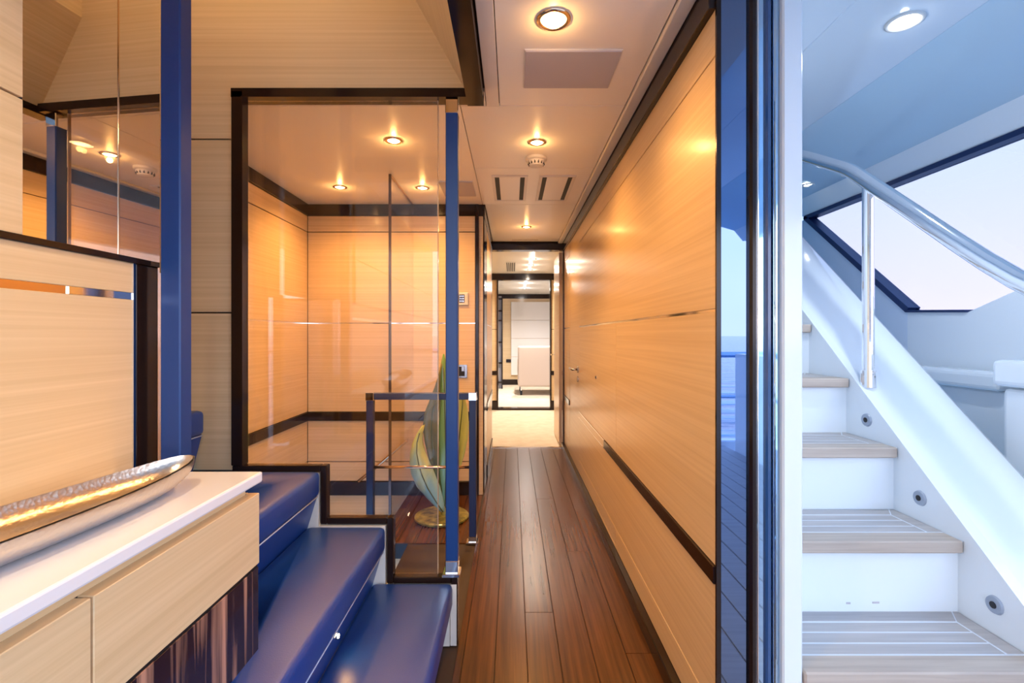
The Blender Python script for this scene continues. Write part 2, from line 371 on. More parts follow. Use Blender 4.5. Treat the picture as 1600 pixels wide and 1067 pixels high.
# ------------------------------------------------------------------ glass screen above the steps
gs = thing('glass_screen', (-.6, 1.77, 0), 'tall clear glass screen in a dark stepped frame beside the blue steps', 'glass screen')
FX = [-.196, -.428, -.668, -1.010]; FZ = [0, .246, .460, .648]; w_ = .024
bmq = bmesh.new()
for i in range(3):
    abox(bmq, FX[i]-w_, FX[i], 1.742, 1.776, FZ[i]-(w_ if i else 0), FZ[i+1], .003)
    abox(bmq, FX[i+1]-(0 if i < 2 else 0), FX[i]-w_, 1.742, 1.776, FZ[i+1]-w_, FZ[i+1], .003)
abox(bmq, -1.012, -1.012+.044, 1.738, 1.776, .648, 2.0, .003)
link('frame', bmq, lacquer, gs)
box('frame_bead', -.972, -.966, 1.73, 1.742, .648, 1.976, lacquer, gs)
pane = [(-.965, .649), (-.668, .649), (-.668, .461), (-.428, .461), (-.428, .247), (-.272, .247), (-.272, 1.975), (-.965, 1.975)]
prism('glass_pane', pane, 'y', 1.765, 1.775, glass, gs)
box('glass_edge', -.272, -.2695, 1.764, 1.776, .247, 1.975, glassedge2, gs)
box('end_panel', -.222, -.20, 1.74, 1.744, .0, .22, cream, gs)
gp = thing('glass_post', (-.218, 1.765, .246), 'slender blue wrapped post with steel ends at the glass screen corner', 'post')
box('post', -.240, -.196, 1.745, 1.789, .30, 1.925, postblue, gp, .003)
box('foot', -.241, -.195, 1.744, 1.790, .258, .302, chrome, gp, .002); box('foot_plate', -.252, -.188, 1.735, 1.797, .246, .259, chrome, gp, .002)
box('cap', -.241, -.195, 1.744, 1.790, 1.92, 1.972, chrome, gp, .002)
# second, inner pane
g2 = thing('inner_glass_screen', (-.69, 3.06, 0), 'narrow clear glass screen standing at the edge of the landing', 'glass screen')
box('glass_pane', -.695, -.685, 2.74, 3.366, .002, CH-.012, glass, g2)
box('glass_edge', -.697, -.683, 2.728, 2.74, .002, CH-.002, glassedge, g2)
box('top_channel', -.697, -.683, 2.74, 3.366, CH-.012, CH-.002, brass, g2)

# ------------------------------------------------------------------ upholstered stair
st = thing('upholstered_stair', (-.5, 1.4, 0), 'blue leather padded stair rising to the left of the corridor', 'stair')
NX = [-.212, -.452, -.686, -1.10, -1.34, -1.58]; TZ = [.232, .434, .632, .850, 1.07, 1.29]; TH = .088
def step(i, y0, y1):
    nx = NX[i]; bx_ = NX[i+1]-.05 if i < 5 else -1.93; z = TZ[i]
    if i == 1: poly = [(nx, .62), (nx, y1), (bx_, y1), (bx_, 1.075), (-.565, 1.075), (-.565, .62)]
    elif i == 2: poly = [(nx, y0), (nx, y1), (bx_, y1), (bx_, 1.41), (-.862, 1.41), (-.862, y0)]
    else: poly = [(nx, y0), (nx, y1), (bx_, y1), (bx_, y0)]
    bm = bmesh.new(); aprism(bm, poly, 'z', z-TH, z, .018, 3); 
    c = link('cushion', bm, leather, st, smooth=True)
    zb = TZ[i-1] if i else 0.0
    # riser leans back under the nose
    xa, xb = nx-.012, nx-.048
    ya = .62 if i == 1 else y0
    if i == 1:
        prism('riser', [(xa, z-TH), (xa-.06, z-TH), (xb-.06, zb-.01), (xb, zb-.01)], 'y', ya, y1-.002, leather, st)
    else:
        prism('riser', [(xa, z-TH), (xa-.06, z-TH), (xb-.06, max(zb-.01, 0)), (xb, max(zb-.01, 0))], 'y', ya, y1-.002, leather, st)
    tube('piping', [(xa+.004, ya+.005, z-TH-.002), (xa+.004, y1-.01, z-TH-.002)], .0022, piping, st, n=8)
step(0, .60, 1.735); step(1, .62, 1.735); step(2, 1.105, 1.735); step(3, 1.41, 1.735); step(4, 1.41, 1.735); step(5, 1.41, 1.735)
prism('side_panel', [(-.224, 0), (-.224, .218), (-.456, .218), (-.456, .432), (-.696, .432), (-.696, .62), (-1.01, .62), (-1.01, 0)], 'y', 1.737, 1.764, cream, st)
sl = thing('step_led', (-.476, 1.32, .297), 'small glowing light set in the riser of the second blue step', 'light')
acx = -.476
cyl('bezel', (acx-.006, 1.32, .297), (acx+.001, 1.32, .297), .008, brushed, sl); cyl('lens', (acx, 1.32, .297), (acx+.003, 1.32, .297), .0055, led, sl)
spot((acx+.01, 1.32, .297), .25, WARM, 160, .6, sl).rotation_euler = (0, math.radians(-60), 0)

# ------------------------------------------------------------------ railing on the landing, sculpture
rl = thing('guard_railing', (-.48, 2.61, 0), 'low navy wrapped railing with steel joints in front of the leaf sculpture', 'railing')
RX0, RX1, RY, RZ = -.764, -.212, 2.61, .81
for x in (RX0, RX1):
    box('post', x-.019, x+.019, RY-.019, RY+.019, .03 if x > -.5 else -.08, RZ-.042, railblue, rl, .003)
    box('corner_joint', x-.022, x+.022, RY-.022, RY+.022, RZ-.044, RZ, chrome, rl, .002)
box('foot', RX1-.021, RX1+.021, RY-.021, RY+.021, .008, .036, chrome, rl, .002); box('foot_plate', RX1-.034, RX1+.03, RY-.03, RY+.03, 0, .009, chrome, rl, .002)
box('top_rail', RX0+.022, RX1-.022, RY-.018, RY+.018, RZ-.039, RZ-.003, railblue, rl, .003)
tube('rod', [(RX0, RY, .405), (RX1, RY, .405)], .008, brass, rl)
hr = thing('stair_handrail', (-.8, 3.33, .2), 'short warm metal handrail running down the lobby back wall', 'handrail')
tube('rail', [P(636, 688, 3.32), P(630, 693, 3.32), P(597, 722, 3.32), P(560, 752, 3.32)], .011, brass, hr)
tube('bracket', [P(634, 690, 3.32), (P(634, 690, 3.32)[0], 3.345, .39), (P(634, 690, 3.32)[0], 3.379, .39)], .007, brass, hr)
ls = thing('leaf_sculpture', (-.43, 2.96, 0), 'tall sculpture of upright green and yellow leaves on a round base', 'sculpture')
lathe('base', [(.155, 0), (.165, .006), (.165, .016), (.155, .022), (.05, .026)], (-.43, 2.96, 0), leaf_base, ls, 40)
lathe('stem_socket', [(.03, .02), (.03, .055), (.02, .07)], (-.41, 2.96, 0), leaf_base, ls, 20)
def leaf(rows, y0, bow, twist, m):
    """rows of (photo y, left x, right x) at depth y0; the blade is bowed and given thickness"""
    bm = bmesh.new(); N = 7; grid = []
    K = len(rows)
    for j, (py, xl, xr) in enumerate(rows):
        row = []
        t = j/(K-1)
        for i in range(N):
            s = i/(N-1); px = xl+(xr-xl)*s
            x, y, z = P(px, py, y0)
            y += bow*(1-(2*s-1)**2)*math.sin(math.pi*min(max(t, .05), .95)) + twist*(s-.5)*(1-t*.4)
            row.append((x, y, z))
        grid.append(row)
    th = .005
    fr = [[bm.verts.new((x, y-th, z)) for x, y, z in r] for r in grid]
    bk = [[bm.verts.new((x, y+th, z)) for x, y, z in r] for r in grid]
    for j in range(K-1):
        for i in range(N-1):
            bm.faces.new((fr[j][i], fr[j][i+1], fr[j+1][i+1], fr[j+1][i]))
            bm.faces.new((bk[j][i], bk[j+1][i], bk[j+1][i+1], bk[j][i+1]))
        bm.faces.new((fr[j][0], fr[j+1][0], bk[j+1][0], bk[j][0])); bm.faces.new((fr[j][N-1], bk[j][N-1], bk[j+1][N-1], fr[j+1][N-1]))
    for j in (0, K-1):
        for i in range(N-1): bm.faces.new((fr[j][i], bk[j][i], bk[j][i+1], fr[j][i+1]))
    o = link('leaf', bm, m, ls, smooth=True)
    tube('midrib', [(g[N//2][0], g[N//2][1]-th, g[N//2][2]) for g in grid[1:]], .0035, leaf_rib, o, 8)
    return o
leaf([(664, 660, 663), (676, 652, 660.5), (690, 645.5, 660), (706, 641.5, 664), (722, 640.5, 671), (740, 643, 679), (760, 652, 687), (778, 668, 692), (790, 680, 694), (799, 690, 695)], 2.90, -.03, .02, leaf_a)
leaf([(568, 689, 691.5), (585, 685, 689), (604, 679, 688), (622, 672, 689), (645, 663, 688), (668, 660, 686), (690, 663, 686), (712, 668, 687), (740, 676, 688), (765, 684, 691), (780, 688, 692)], 2.95, .02, -.03, leaf_b)
leaf([(553, 692.5, 694), (575, 688, 699), (600, 685.5, 705), (630, 681, 711), (660, 678.5, 715), (700, 679, 717), (735, 682, 714), (765, 686, 708), (785, 690, 702), (797, 692, 697)], 2.985, -.035, .02, leaf_c)
leaf([(612, 722, 724), (624, 718, 728), (640, 712, 731.5), (662, 706, 733), (684, 703, 731.5), (706, 700, 727), (730, 697, 720), (755, 695, 711), (778, 694, 703), (797, 693, 697)], 3.02, .03, -.03, leaf_d)

# ------------------------------------------------------------------ wall devices on the lobby back wall
td = thing('thermostat', (-.345, 3.378, 1.32), 'pale wall thermostat with dark keypad beside the blue post', 'thermostat')
box('body', -.375, -.305, 3.366, 3.379, 1.325, 1.415, white, td, .004); box('keypad', -.368, -.331, 3.363, 3.367, 1.345, 1.40, rubber, td, .001)
for i in range(3):
    for j in range(3): box('key', -.365+i*.0115, -.357+i*.0115, 3.361, 3.364, 1.349+j*.017, 1.360+j*.017, brushed, td)
sw = thing('wall_switch', (-.345, 3.378, .81), 'dark wall socket in a pale frame below the thermostat', 'switch')
box('plate', -.385, -.312, 3.370, 3.379, .818, .912, brushed, sw, .002); box('insert', -.378, -.330, 3.367, 3.371, .832, .898, rubber, sw, .001); box('rocker', -.352, -.332, 3.365, 3.368, .865, .897, brushed, sw, .001)

# ------------------------------------------------------------------ ceiling fittings
def downlight(x, y, label, power=18, z=CH, r=.042, m=lamp_warm, col=WARM, ring=brass, group='warm ceiling downlights', size=150):
    t = thing('ceiling_downlight', (x, y, z), label, 'downlight', group)
    bm = bmesh.new(); n = 28; prof = [(r, 0), (r, -.004), (r-.008, -.007), (r-.014, -.004), (r-.014, 0)]; rings = []
    for q, h in prof: rings.append([bm.verts.new((x+q*math.cos(2*math.pi*k/n), y+q*math.sin(2*math.pi*k/n), z+h)) for k in range(n)])
    for a, b_ in zip(rings, rings[1:]):
        for k in range(n): bm.faces.new((a[k], a[(k+1) % n], b_[(k+1) % n], b_[k]))
    link('ring', bm, ring, t, smooth=True)
    cyl('lens', (x, y, z-.001), (x, y, z-.003), r-.0145, m, t, 24)
    if power:
        spot((x, y, z-.012), power, col, size, .8, t)
        d = bpy.data.lights.new('lamp_spill', 'POINT'); d.energy = power*.025 if m is lamp_warm else power*.004; d.color = col; d.shadow_soft_size = .012   # the frosted lens also throws light sideways
        o = bpy.data.objects.new('lamp_spill', d); COL.objects.link(o); put(o, (x, y, z-.03), t)
    return t
PW = 18
downlight(.12, 1.394, 'large warm downlight at the near end of the corridor ceiling', PW, r=.05)
downlight(.118, 2.283, 'warm corridor downlight just in front of the smoke detector', PW)
downlight(.122, 4.07, 'warm corridor downlight above the far doorway', PW)
downlight(-.554, 2.262, 'warm downlight in the lobby ceiling nearest the glass screen', PW)
downlight(-1.06, 2.975, 'warm lobby downlight at the left rear corner', PW)
downlight(-.554, 2.99, 'warm lobby downlight next to the grey speaker at the rear', PW)
def speaker(x0, x1, y0, y1, label):
    t = thing('ceiling_speaker', ((x0+x1)/2, (y0+y1)/2, CH-.006), label, 'speaker')
    box('frame', x0, x1, y0, y1, CH-.004, CH, trayceil, t, .001); box('grille', x0+.004, x1-.004, y0+.004, y1-.004, CH-.007, CH-.003, greyp, t, .001)
speaker(.04, .355, 1.538, 1.775, 'large flat grey speaker panel in the near corridor ceiling')
speaker(-.44, -.232, 2.86, 3.16, 'smaller grey speaker panel in the lobby ceiling behind the blue post')
sd = thing('smoke_detector', (.125, 2.49, CH-.05), 'round white smoke detector on the corridor ceiling', 'smoke detector')
lathe('base', [(.055, 0), (.055, -.012), (.048, -.016)], (.125, 2.49, CH), white, sd)
lathe('dome', [(.043, -.014), (.043, -.026), (.034, -.042), (.012, -.047)], (.125, 2.49, CH), white, sd)
for k in range(14):
    a = 2*math.pi*k/14; box('slot', .125+.040*math.cos(a)-.003, .125+.040*math.cos(a)+.003, 2.49+.040*math.sin(a)-.003, 2.49+.040*math.sin(a)+.003, CH-.036, CH-.022, rubber, sd)
def hatch(x0, x1, y0, y1, label):
    t = thing('air_hatch', ((x0+x1)/2, (y0+y1)/2, CH-.008), label, 'air vent', 'air hatches in the corridor ceiling')
    w = .018
    for q in ((x0, x1, y0, y0+w), (x0, x1, y1-w, y1), (x0, x0+w, y0+w, y1-w), (x1-w, x1, y0+w, y1-w)): box('frame', *q, CH-.006, CH, trayceil, t, .001)
    box('slot', x0+w, x0+w+.026, y0+w, y1-w, CH-.0015, CH, black, t); box('slot', x1-w-.026, x1-w, y0+w, y1-w, CH-.0015, CH, black, t)
    box('flap', x0+w+.026, x1-w-.026, y0+w, y1-w, CH-.005, CH, ceil_m, t, .001)
hatch(-.118, .092, 2.76, 3.27, 'left one of two square air hatches in the corridor ceiling')
hatch(.158, .368, 2.76, 3.27, 'right one of two square air hatches, nearer the oak wall')

# ------------------------------------------------------------------ left saloon wall with mirror
wf = struct(boxes('wall_left', [(-1.09, -.882, -1.75, .78, -.05, 3.1), (-1.09, -.882, .78, 1.184, -.05, 1.29), (-1.10, -1.075, .78, 1.405, 1.29, 3.1), (-1.06, -1.015, 1.184, 1.405, .64, 1.29)], shadow), 'pale oak wall with mirror above the counter')
LX = -.882
box('panel', LX, -.87, -1.75, 1.108, 0, 1.200, oak, wf, .001); box('panel', LX, -.87, -1.75, 1.108, 1.216, 1.284, oak, wf, .001)
box('groove_strip', LX, -.874, -1.75, .95, 1.200, 1.216, brass, wf); box('metal_strip', LX, -.8705, .95, 1.108, 1.2005, 1.2155, chrome, wf)
box('dark_stile', LX, -.868, 1.116, 1.184, 0, 1.284, lacquer, wf, .002); box('metal_strip', LX, -.868, 1.108, 1.116, 0, 1.284, chrome, wf)
box('dark_sill', -1.075, -.864, -1.75, 1.186, 1.284, 1.297, lacquer, wf, .001)
box('panel', LX, -.868, -1.75, .858, 1.297, 1.537, oak, wf, .001); box('panel', LX, -.868, -1.75, .858, 1.541, CH, oak, wf, .001)
box('edge_strip', -1.015, -.868, 1.184, 1.188, 0, 1.284, chrome, wf)
box('edge_strip', -1.015, -1.007, 1.19, 1.405, .64, 1.297, chrome, wf)
box('panel', -1.075, LX, .835, .858, 1.297, 2.9, oak, wf)
def mx_(y): return (-1.12+.071*y)/.9975             # the mirror is set a few degrees out of line with the wall
for y0, y1 in ((.80, 1.267), (1.269, 1.403)): prism('mirror_pane', [(mx_(y0), y0), (mx_(y1), y1), (mx_(y1)-.005, y1), (mx_(y0)-.005, y0)], 'z', 1.297, 2.9, mirror, wf)
box('mirror_joint', mx_(1.268)-.002, mx_(1.268)+.0015, 1.2665, 1.2695, 1.297, 2.9, brass, wf)
np_ = thing('stair_post', (-.814, 1.17, .632), 'tall thick blue post rising beside the counter and mirror', 'post')
box('post', -.838, -.790, 1.15, 1.193, .640, 3.09, postblue, np_, .003)
box('foot_plate', -.85, -.778, 1.14, 1.203, .633, .641, chrome, np_, .002)

# ------------------------------------------------------------------ counter
cb = thing('sideboard', (-.71, .3, 0), 'pale oak and striped ebony sideboard at the left edge', 'sideboard')
box('carcass', -.868, -.575, -.6, 1.045, .0, .775, shadow, cb)
box('end_panel', -.868, -.577, 1.045, 1.058, .0, .775, oak, cb, .001)
for y0, y1 in ((-.6, -.02), (-.016, .634), (.638, 1.056)):
    dr = box('drawer_front', -.575, -.552, y0, y1, .622, .775, oak, cb, .0012)
box('plinth_line', -.58, -.556, -.6, 1.055, .614, .622, black, cb)
for y0, y1 in ((-.6, .20), (.202, 1.056)): box('ebony_panel', -.575, -.554, y0, y1, .05, .614, ebony, cb, .001)
box('toe_kick', -.6, -.575, -.6, 1.04, 0, .05, black, cb); box('recess', -.868, -.574, -.6, 1.04, .775, .797, oak, cb)
wt = box('worktop', -.868, -.548, -.62, 1.063, .797, .82, marble, bev=.004, seg=2)
tag(wt, 'thick glossy white worktop lying on the oak sideboard', 'worktop')
# long dish
td_ = thing('long_dish', (-.715, .56, .82), 'long boat-shaped hammered silver dish on the white worktop', 'dish')
def dish(name, m, cx, cy, L, w, z0, h, off):
    bm = bmesh.new(); NU, NV = 40, 9; rows = []
    for j in range(NV):
        t = j/(NV-1); k = math.sin(t*math.pi/2); row = []
        zz = z0+off+(h-off)*(1-math.cos(t*math.pi/2))
        for i in range(NU):
            a = 2*math.pi*i/NU; ca, sa = math.cos(a), math.sin(a)
            ex = math.copysign(abs(ca)**.9, ca); ey = math.copysign(abs(sa)**.9, sa)
            s = .30+.70*k
            sl_ = .78+.22*k
            lift = .012*abs(ey)**4*t
            dx, dy = ex*w*s, ey*L*sl_; row.append(bm.verts.new((cx+dx*.991+dy*.13, cy+dy*.991-dx*.13, zz+lift)))
        rows.append(row)
    for a, b_ in zip(rows, rows[1:]):
        for i in range(NU): bm.faces.new((a[i], a[(i+1) % NU], b_[(i+1) % NU], b_[i]))
    bm.faces.new(rows[0])
    return link(name, bm, m, td_, smooth=True)
dish('shell', silver, -.706, .55, .43, .078, .8205, .045, 0)
dish('lining', gold, -.706, .55, .426, .074, .8205, .046, .005)

# ------------------------------------------------------------------ far doorway and the rooms beyond
fd = struct(boxes('trim_5', [(-.30, .60, 4.76, 4.86, 1.955, CH+.02), (-.225, -.20, 4.76, 4.86, 0, 1.955), (.505, .53, 4.76, 4.86, 0, 1.955)], lacquer), 'dark frame of the far doorway')
d2 = struct(box('door_2', .474, .503, 4.87, 5.45, .02, 1.95, oak, bev=.002), 'oak door standing open at the far doorway')
box('leaf_edge', .474, .5035, 4.862, 4.87, .02, 1.95, suede, d2); tube('lever', [(.474, 5.38, .9), (.435, 5.38, .9), (.43, 5.30, .9)], .009, chrome, d2)
f2 = struct(box('floor_far', -2.6, 2.8, 4.80, 11.0, -.06, 0, carpet), 'cream carpet of the rooms beyond the corridor')
struct(box('trim_6', -.2, .505, 4.78, 4.82, 0, .006, brass), 'threshold strip at the far doorway')
struct(box('ceiling_far', -2.6, 2.8, 4.85, 11.0, CH, CH+.08, ceil_m), 'pale ceiling of the rooms beyond the corridor')
w2 = thing('wall_middle', (0, 7.25, 0), 'oak wall with a doorway between the two far rooms', 'wall'); del w2['category']; w2['kind'] = 'structure'
for x0, x1 in ((-1.3, -.215), (.575, 1.5)):
    box('backing', x0, x1, 7.21, 7.30, 0, CH, shadow, w2)
    for z0, z1 in ((1.204, 1.95), (.582, 1.197), (.14, .518)): box('panel', x0, x1, 7.2, 7.21, z0, z1, oak, w2)
    box('rail_strip', x0, x1, 7.19, 7.21, .52, .58, lacquer, w2); box('skirting', x0, x1, 7.185, 7.21, 0, .13, lacquer, w2)
box('top_band', -1.3, 1.5, 7.18, 7.30, 1.935, CH, lacquer, w2)
struct(boxes('trim_7', [(-.225, -.205, 7.17, 7.31, 0, 1.935), (.565, .585, 7.17, 7.31, 0, 1.935), (-.22, .58, 7.17, 7.31, 0, .03)], lacquer), 'dark slim frame of the second doorway')
struct(box('wall_far_left', -1.35, -1.25, 4.85, 7.2, 0, CH, oak), 'oak left wall of the first far room'); struct(box('wall_far_right', 1.4, 1.5, 4.85, 7.2, 0, CH, oak), 'oak right wall of the first far room')
struct(boxes('wall_near_side', [(-1.35, -.23, 4.80, 4.87, 0, CH), (.53, 1.5, 4.80, 4.87, 0, CH)], oak), 'oak wall beside the far doorway')
w3 = struct(box('wall_end', -2.6, 2.8, 10.85, 10.95, 0, CH, oak), 'oak end wall of the last room')
box('top_band', -2.6, 2.8, 10.82, 10.85, 1.93, CH, lacquer, w3); box('rail_strip', -.13, .0, 10.83, 10.85, .50, .57, lacquer, w3); box('skirting', -2.6, 2.8, 10.82, 10.85, 0, .12, lacquer, w3)
struct(box('wall_side_left', -2.6, -2.5, 7.3, 10.85, 0, CH, oak), 'oak left wall of the last room'); struct(box('wall_side_right', 2.7, 2.8, 7.3, 10.85, 0, CH, oak), 'oak right wall of the last room')
wbnd = thing('window_blind', (.5, 10.8, .2), 'white window blind on the end wall of the last room', 'blind')
for k in range(4): box('panel', -.02, 1.4, 10.80, 10.82, .22+k*.41, .22+k*.41+.405, curtain, wbnd, .004)
dc = thing('display_column', (-.25, 10.0, 0), 'narrow dark edged display column seen through the second doorway', 'cabinet')
box('back', -.34, -.20, 10.1, 10.14, 0, 1.93, greyp, dc)
for x in (-.335, -.205): box('upright', x-.012, x+.012, 10.0, 10.14, 0, 1.93, lacquer, dc)
for z in (.12, .52, .95, 1.40, 1.60, 1.85): box('shelf', -.323, -.217, 10.0, 10.1, z, z+.03, lacquer, dc)
sf = thing('armchair', (.45, 9.2, 0), 'beige upholstered armchair seen from behind in the last room', 'armchair')
box('backrest', .11, .98, 8.90, 9.12, .16, .91, suede, sf, .035, 3); box('seat', .13, .96, 9.10, 9.75, .16, .46, suede, sf, .03, 3)
for x in (.11, .83): box('armrest', x, x+.15, 9.10, 9.72, .16, .66, suede, sf, .03, 3)
for x in (.17, .92):
    for y in (8.98, 9.66): cyl('caster', (x-.02, y, .045), (x+.02, y, .045), .045, rubber, sf); cyl('caster_stem', (x, y, .05), (x, y, .165), .014, chrome, sf)
fg = thing('far_air_grille', (-.02, 6.4, CH-.01), 'small dark slatted air grille in the far room ceiling', 'air vent')
box('frame', -.08, .05, 6.02, 6.95, CH-.004, CH, white, fg)
for k in range(5): box('slot', -.070+k*.024, -.058+k*.024, 6.08, 6.89, CH-.006, CH-.003, black, fg)
for k, (x, y, nm) in enumerate(((.255, 5.8, 'nearest'), (.25, 6.3, 'middle'), (.25, 6.74, 'farthest'))):
    downlight(x, y, '%s of three downlights in the first far room' % nm, 34, r=.04, col=(1, .84, .68), group='downlights in the far rooms')
for k, (x, y, nm) in enumerate(((.25, 8.5, 'nearest'), (.25, 9.4, 'farthest'))):
    downlight(x, y, '%s of two downlights in the last room behind the armchair' % nm if k else '%s of two downlights in the last room over the armchair' % nm, 85, r=.04, col=(1, .92, .86), group='downlights in the far rooms')

# ------------------------------------------------------------------ sliding door stack and outer jamb
sg = thing('sliding_glass_door', (.6, 1.22, 0), 'stacked blue tinted sliding glass door reflecting the sea', 'door')
box('glass_pane', .5255, .592, 1.214, 1.228, .0, 2.2, tint, sg)
box('dark_stile', .592, .612, 1.200, 1.235, .0, 2.2, lacquer, sg, .006); cyl('steel_edge', (.6145, 1.208, 0), (.6145, 1.208, 2.2), .003, chrome, sg)
box('inner_pane', .617, .633, 1.212, 1.222, .0, 2.2, palepane, sg)
box('blue_stile', .633, .648, 1.202, 1.235, 0, 2.2, deepblue, sg, .004)
cyl('outer_edge', (.655, 1.20, 0), (.655, 1.20, 2.2), .0075, palepane, sg, 24)
struct(box('trim_8', .662, .711, 1.18, 1.24, -.05, 2.3, gel, bev=.004), 'white outer door jamb')
struct(box('trim_9', .523, .74, -1.75, 1.215, 2.10, 2.22, gel), 'white track head above the sliding door')

# ------------------------------------------------------------------ outside stair
os_ = thing('teak_staircase', (1.03, 1.7, .08), 'white outdoor staircase with grey teak treads', 'stair')
SX0, SX1 = .744, 1.325
TRD = [(1.174, .298), (1.414, .515), (1.656, .733), (1.894, .949), (2.134, 1.166), (2.374, 1.383), (2.614, 1.60)]
for i, (y, z) in enumerate(TRD):
    y1 = y+.262; th = .036
    tr = box('tread', SX0, SX1-.002, y+.004, y1, z-th, z-.0008, caulk, os_)
    box('nosing', SX0 if i else .713, SX1-.002, y, y+.068, z-th, z, teaknose, tr, .004)
    pw = (y1-.05-(y+.071))/3
    for k in range(3):
        a = y+.071+k*pw; prism('plank', [(SX0, a), (SX1-.054, a), (SX1-.054, a+pw-.006), (SX0, a+pw-.006)], 'z', z-.02, z, teak, tr, .0008, 1)
    prism('plank', [(SX0, y1-.048), (SX1-.050, y1-.048), (SX1-.02, y1), (SX0, y1)], 'z', z-.02, z, teak, tr, .0008, 1)
    prism('plank', [(SX1-.048, y+.071), (SX1-.002, y+.071), (SX1-.002, y1), (SX1-.016, y1), (SX1-.048, y1-.05)], 'z', z-.02, z, teak, tr, .0008, 1)
    zb = TRD[i-1][1] if i else .08
    box('riser', SX0 if i else .713, SX1, y+.022, y+.04, zb-.03, z-th, gel, os_)
# scuffs at the foot of a riser
for (px, py, w) in ((1326, 943, .012), (1369, 942, .02)):
    x, y, z = P(px, py, 1.434); box('scuff', x-w/2, x+w/2, 1.4345, 1.4362, z-.002, z+.003, greyp, os_)
def sz(y): return 1.046+(y-1.985)*.856
ys = (.9, 3.2)
prism('stringer', [(ys[0], .05), (ys[0], sz(ys[0])), (ys[1], sz(ys[1])), (ys[1], .05)], 'x', SX1, SX1+.035, gel, os_)
# moulded side of the stair: slopes up then rolls over
bm = bmesh.new(); prof = [(SX1+.03, -.002), (SX1+.12, .008), (SX1+.24, .008), (SX1+.30, 0), (SX1+.335, -.03), (SX1+.36, -.09), (SX1+.375, -.2), (SX1+.38, -1.2)]
A = [[bm.verts.new((x, y, sz(y)+dz)) for x, dz in prof] for y in (ys[0], 1.5, 2.1, 2.6, ys[1])]
for a, b_ in zip(A, A[1:]):
    for k in range(len(prof)-1): bm.faces.new((a[k], a[k+1], b_[k+1], b_[k]))
link('moulded_side', bm, gel, os_, smooth=True)
for k, (px, py, y, w) in enumerate(((1355, 656, 1.803, 'highest'), (1438, 778, 1.568, 'middle'), (1555, 945, 1.325, 'lowest'))):
    _, _, z = P(px, py, y); x = SX1
    t = thing('step_light', (x, y, z), '%s of three round steel step lights beside the teak treads' % w, 'light', 'step lights on the outdoor stair')
    cyl('bezel', (x+.001, y, z), (x-.006, y, z), .025, bezelm, t, 28, .022); cyl('lens', (x-.006, y, z), (x-.008, y, z), .009, rubber, t, 20)
# handrail
hx = 1.36
oh = thing('steel_handrail', (hx, 1.84, .97), 'polished steel handrail on one upright above the teak stair', 'handrail')
pt = [P(1255, 243, 2.257), P(1318, 262, 1.98), P(1330, 268, 1.93), P(1347, 281, 1.86), P(1600, 450, 1.283), (hx, .95, E-.02)]
pts = [Vector((hx, 3.0, pt[0][2]+.35))]+[Vector((hx, q[1], q[2])) for q in pt]
sm = []
for a, b_ in zip(pts, pts[1:]):
    for k in range(6): sm.append(a.lerp(b_, k/6))
sm.append(pts[-1])
for _ in range(3): sm = [sm[0]]+[(sm[i-1]+sm[i]*2+sm[i+1])/4 for i in range(1, len(sm)-1)]+[sm[-1]]
tube('rail', sm, .027, chrome, oh, 20)
cyl('upright', (hx, 1.845, .955), (hx, 1.845, 1.69), .020, chrome, oh, 20); cyl('collar', (hx, 1.845, .92), (hx, 1.845, .985), .026, chrome, oh, 20)

# ------------------------------------------------------------------ outer side: bulwark, window, ceiling
BX = 2.0
sw_ = thing('wall_outer', (BX, 2, 0), 'white moulded bulwark with a slanted window beyond the outdoor stair', 'wall'); del sw_['category']; sw_['kind'] = 'structure'
def bz(px, py): x, y = px-VX, py-VY; d = BX*F/x; return (d, E-y*d/F)
q1, q2, q3, q4, q5 = bz(1258, 343), bz(1418, 488), bz(1512, 488), bz(1592, 452), bz(1600, 212)
topz = q1[1]
prism('wall_skin', [(5.0, .0), (5.0, topz), q1, q2, (q2[0], .0)], 'x', BX, BX+.08, gel_shaded, sw_)
prism('wall_skin', [(q2[0], .0), q2, q3, q4, (1.2, q4[1]+.02), (1.2, 0)], 'x', BX, BX+.08, gel, sw_)
prism('wall_skin', [(1.2, 0), (1.2, .95), (-1.9, .95), (-1.9, 0)], 'x', BX, BX+.08, gel, sw_)
def bar(name, a, b_, w, x0, x1, m, parent):
    d = Vector((b_[0]-a[0], b_[1]-a[1])); nn = Vector((-d.y, d.x)).normalized()*w
    return prism(name, [a, b_, (b_[0]+nn.x, b_[1]+nn.y), (a[0]+nn.x, a[1]+nn.y)], 'x', x0, x1, m, parent)
wi = thing('window_1', (BX, 2.4, 1.2), 'large slanted side window with a dark edge', 'window'); del wi['category']; wi['kind'] = 'structure'
bar('frame', q1, q2, -.03, BX-.012, BX+.05, railblue, wi); bar('frame', q2, q3, -.012, BX-.012, BX+.05, railblue, wi)
box('frame', BX-.012, BX+.05, .9, q1[0], topz-.002, topz+.022, railblue, wi)
prism('pane', [(q1[0], topz), q2, q3, q4, (1.2, q4[1]+.02), (1.2, topz)], 'x', BX+.03, BX+.036, tintglass, wi)
co = thing('ceiling_outer', (1.4, 2, 2.15), 'white deckhead above the outdoor stair', 'ceiling'); del co['category']; co['kind'] = 'structure'
OZ = 2.15
box('panel', .735, 1.055, -1.75, 5.0, OZ-.004, OZ+.03, gel, co, .002); box('panel', 1.06, 1.47, -1.75, 5.0, OZ, OZ+.03, gel, co, .002)
prism('cove', [(1.47, OZ), (1.92, 2.02), (1.92, 2.06), (1.47, OZ+.04)], 'y', -1.75, 5.0, covem, co)
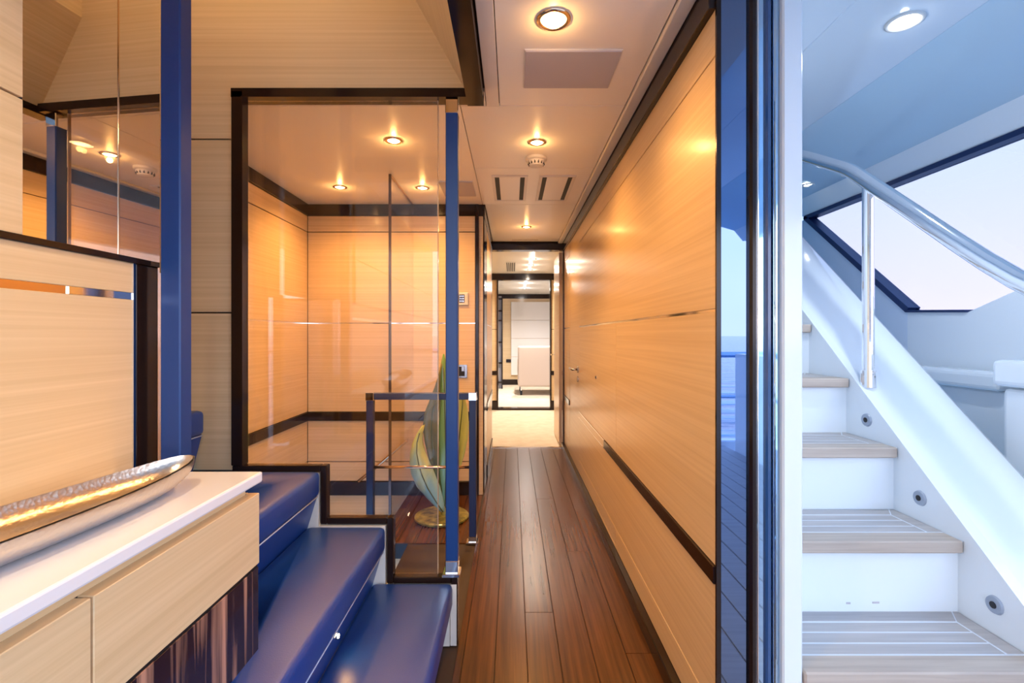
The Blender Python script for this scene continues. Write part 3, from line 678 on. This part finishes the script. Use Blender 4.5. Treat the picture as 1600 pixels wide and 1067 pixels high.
prism('band', [(1.92, 2.02), (BX-.005, topz+.024), (BX+.08, topz+.024), (BX+.08, 2.08), (1.92, 2.06)], 'y', -1.75, 5.0, gel, co)
struct(box('wall_stair_head', .735, BX, 4.95, 5.0, 0, 2.3, gel_shaded), 'white wall closing the outdoor stair space')
struct(box('wall_cabin_outer', .735, .742, 1.244, 4.95, -.05, 2.2, gel), 'white outer skin of the cabin beside the teak stair')
# ledge and moulded block under the window
lg = thing('side_ledge', (1.9, 2.2, .6), 'white moulded ledge below the slanted side window', 'ledge')
box('top', 1.86, BX-.012, 1.85, 2.62, .90, .975, gel, lg, .02, 3); box('front', 1.90, BX-.012, 1.85, 2.62, .3, .90, gel, lg, .01, 2)
mb = thing('deck_locker', (1.9, 1.6, .08), 'bright white locker corner at the right edge of the stair space', 'locker')
box('body', 1.76, BX-.012, 1.20, 1.74, .08, .93, gel, mb, .02, 3); box('lid', 1.74, BX-.012, 1.20, 1.76, .935, 1.03, gel, mb, .02, 3)
downlight(1.29, 1.587, 'large white downlight in the outdoor deckhead', 14, z=OZ, r=.055, m=lamp_cool, col=(.86, .94, 1), ring=white, group='deckhead downlights')
for y, x, nm in ((2.98, 1.83, 'left'), (2.72, 1.90, 'right')):
    zc = OZ-(x-1.47)/.45*.13
    downlight(x, y, '%s of two small white glowing discs under the deck coving' % nm, 0, z=zc, r=.04, m=lamp_cool, ring=white, group='deckhead downlights')  # plain glowing discs set on the coving
# teak deck and the rail astern (seen reflected in the sliding door)
dk = struct(box('floor_deck', .535, BX, -2.1, 1.2, .03, .072, caulk), 'teak side deck outside the sliding door')
for k in range(14):
    a = .535+k*.1045; box('plank', a+.003, a+.1015, -2.1, 1.2, .072, .08, teak, dk, .001)
dk2 = struct(box('floor_deck_aft', -3.0, 4.0, -2.3, -1.2, -.05, -.002, caulk), 'teak aft deck')
for k in range(11): box('plank', -3.0, 4.0, -2.3+k*.1+.003, -2.2+k*.1-.003, -.002, .006, teak, dk2, .001)
ar = thing('aft_guard_rail', (.5, -2.2, 0), 'dark aft guard rail of the open deck, mirrored in the door glass', 'railing')
for z in (.93, .53): tube('rail', [(-3, -2.2, z), (4, -2.2, z)], .028 if z > .9 else .016, steelblue, ar)
for k in range(8): tube('post', [(-2.9+k*.97, -2.2, .1), (-2.9+k*.97, -2.2, .93)], .018, steelblue, ar)
box('coaming', -3, 4, -2.26, -2.14, 0, .12, gel, ar, .01)
# unseen fill lamps, added to brighten the counter wall and the stair void
downlight(-.45, .30, 'added warm fill lamp, out of view above the sideboard', 20, col=(1, .74, .44))
downlight(-1.0, 1.35, 'added warm fill lamp, out of view high above the blue steps', 20, col=(1, .72, .45), z=3.098)
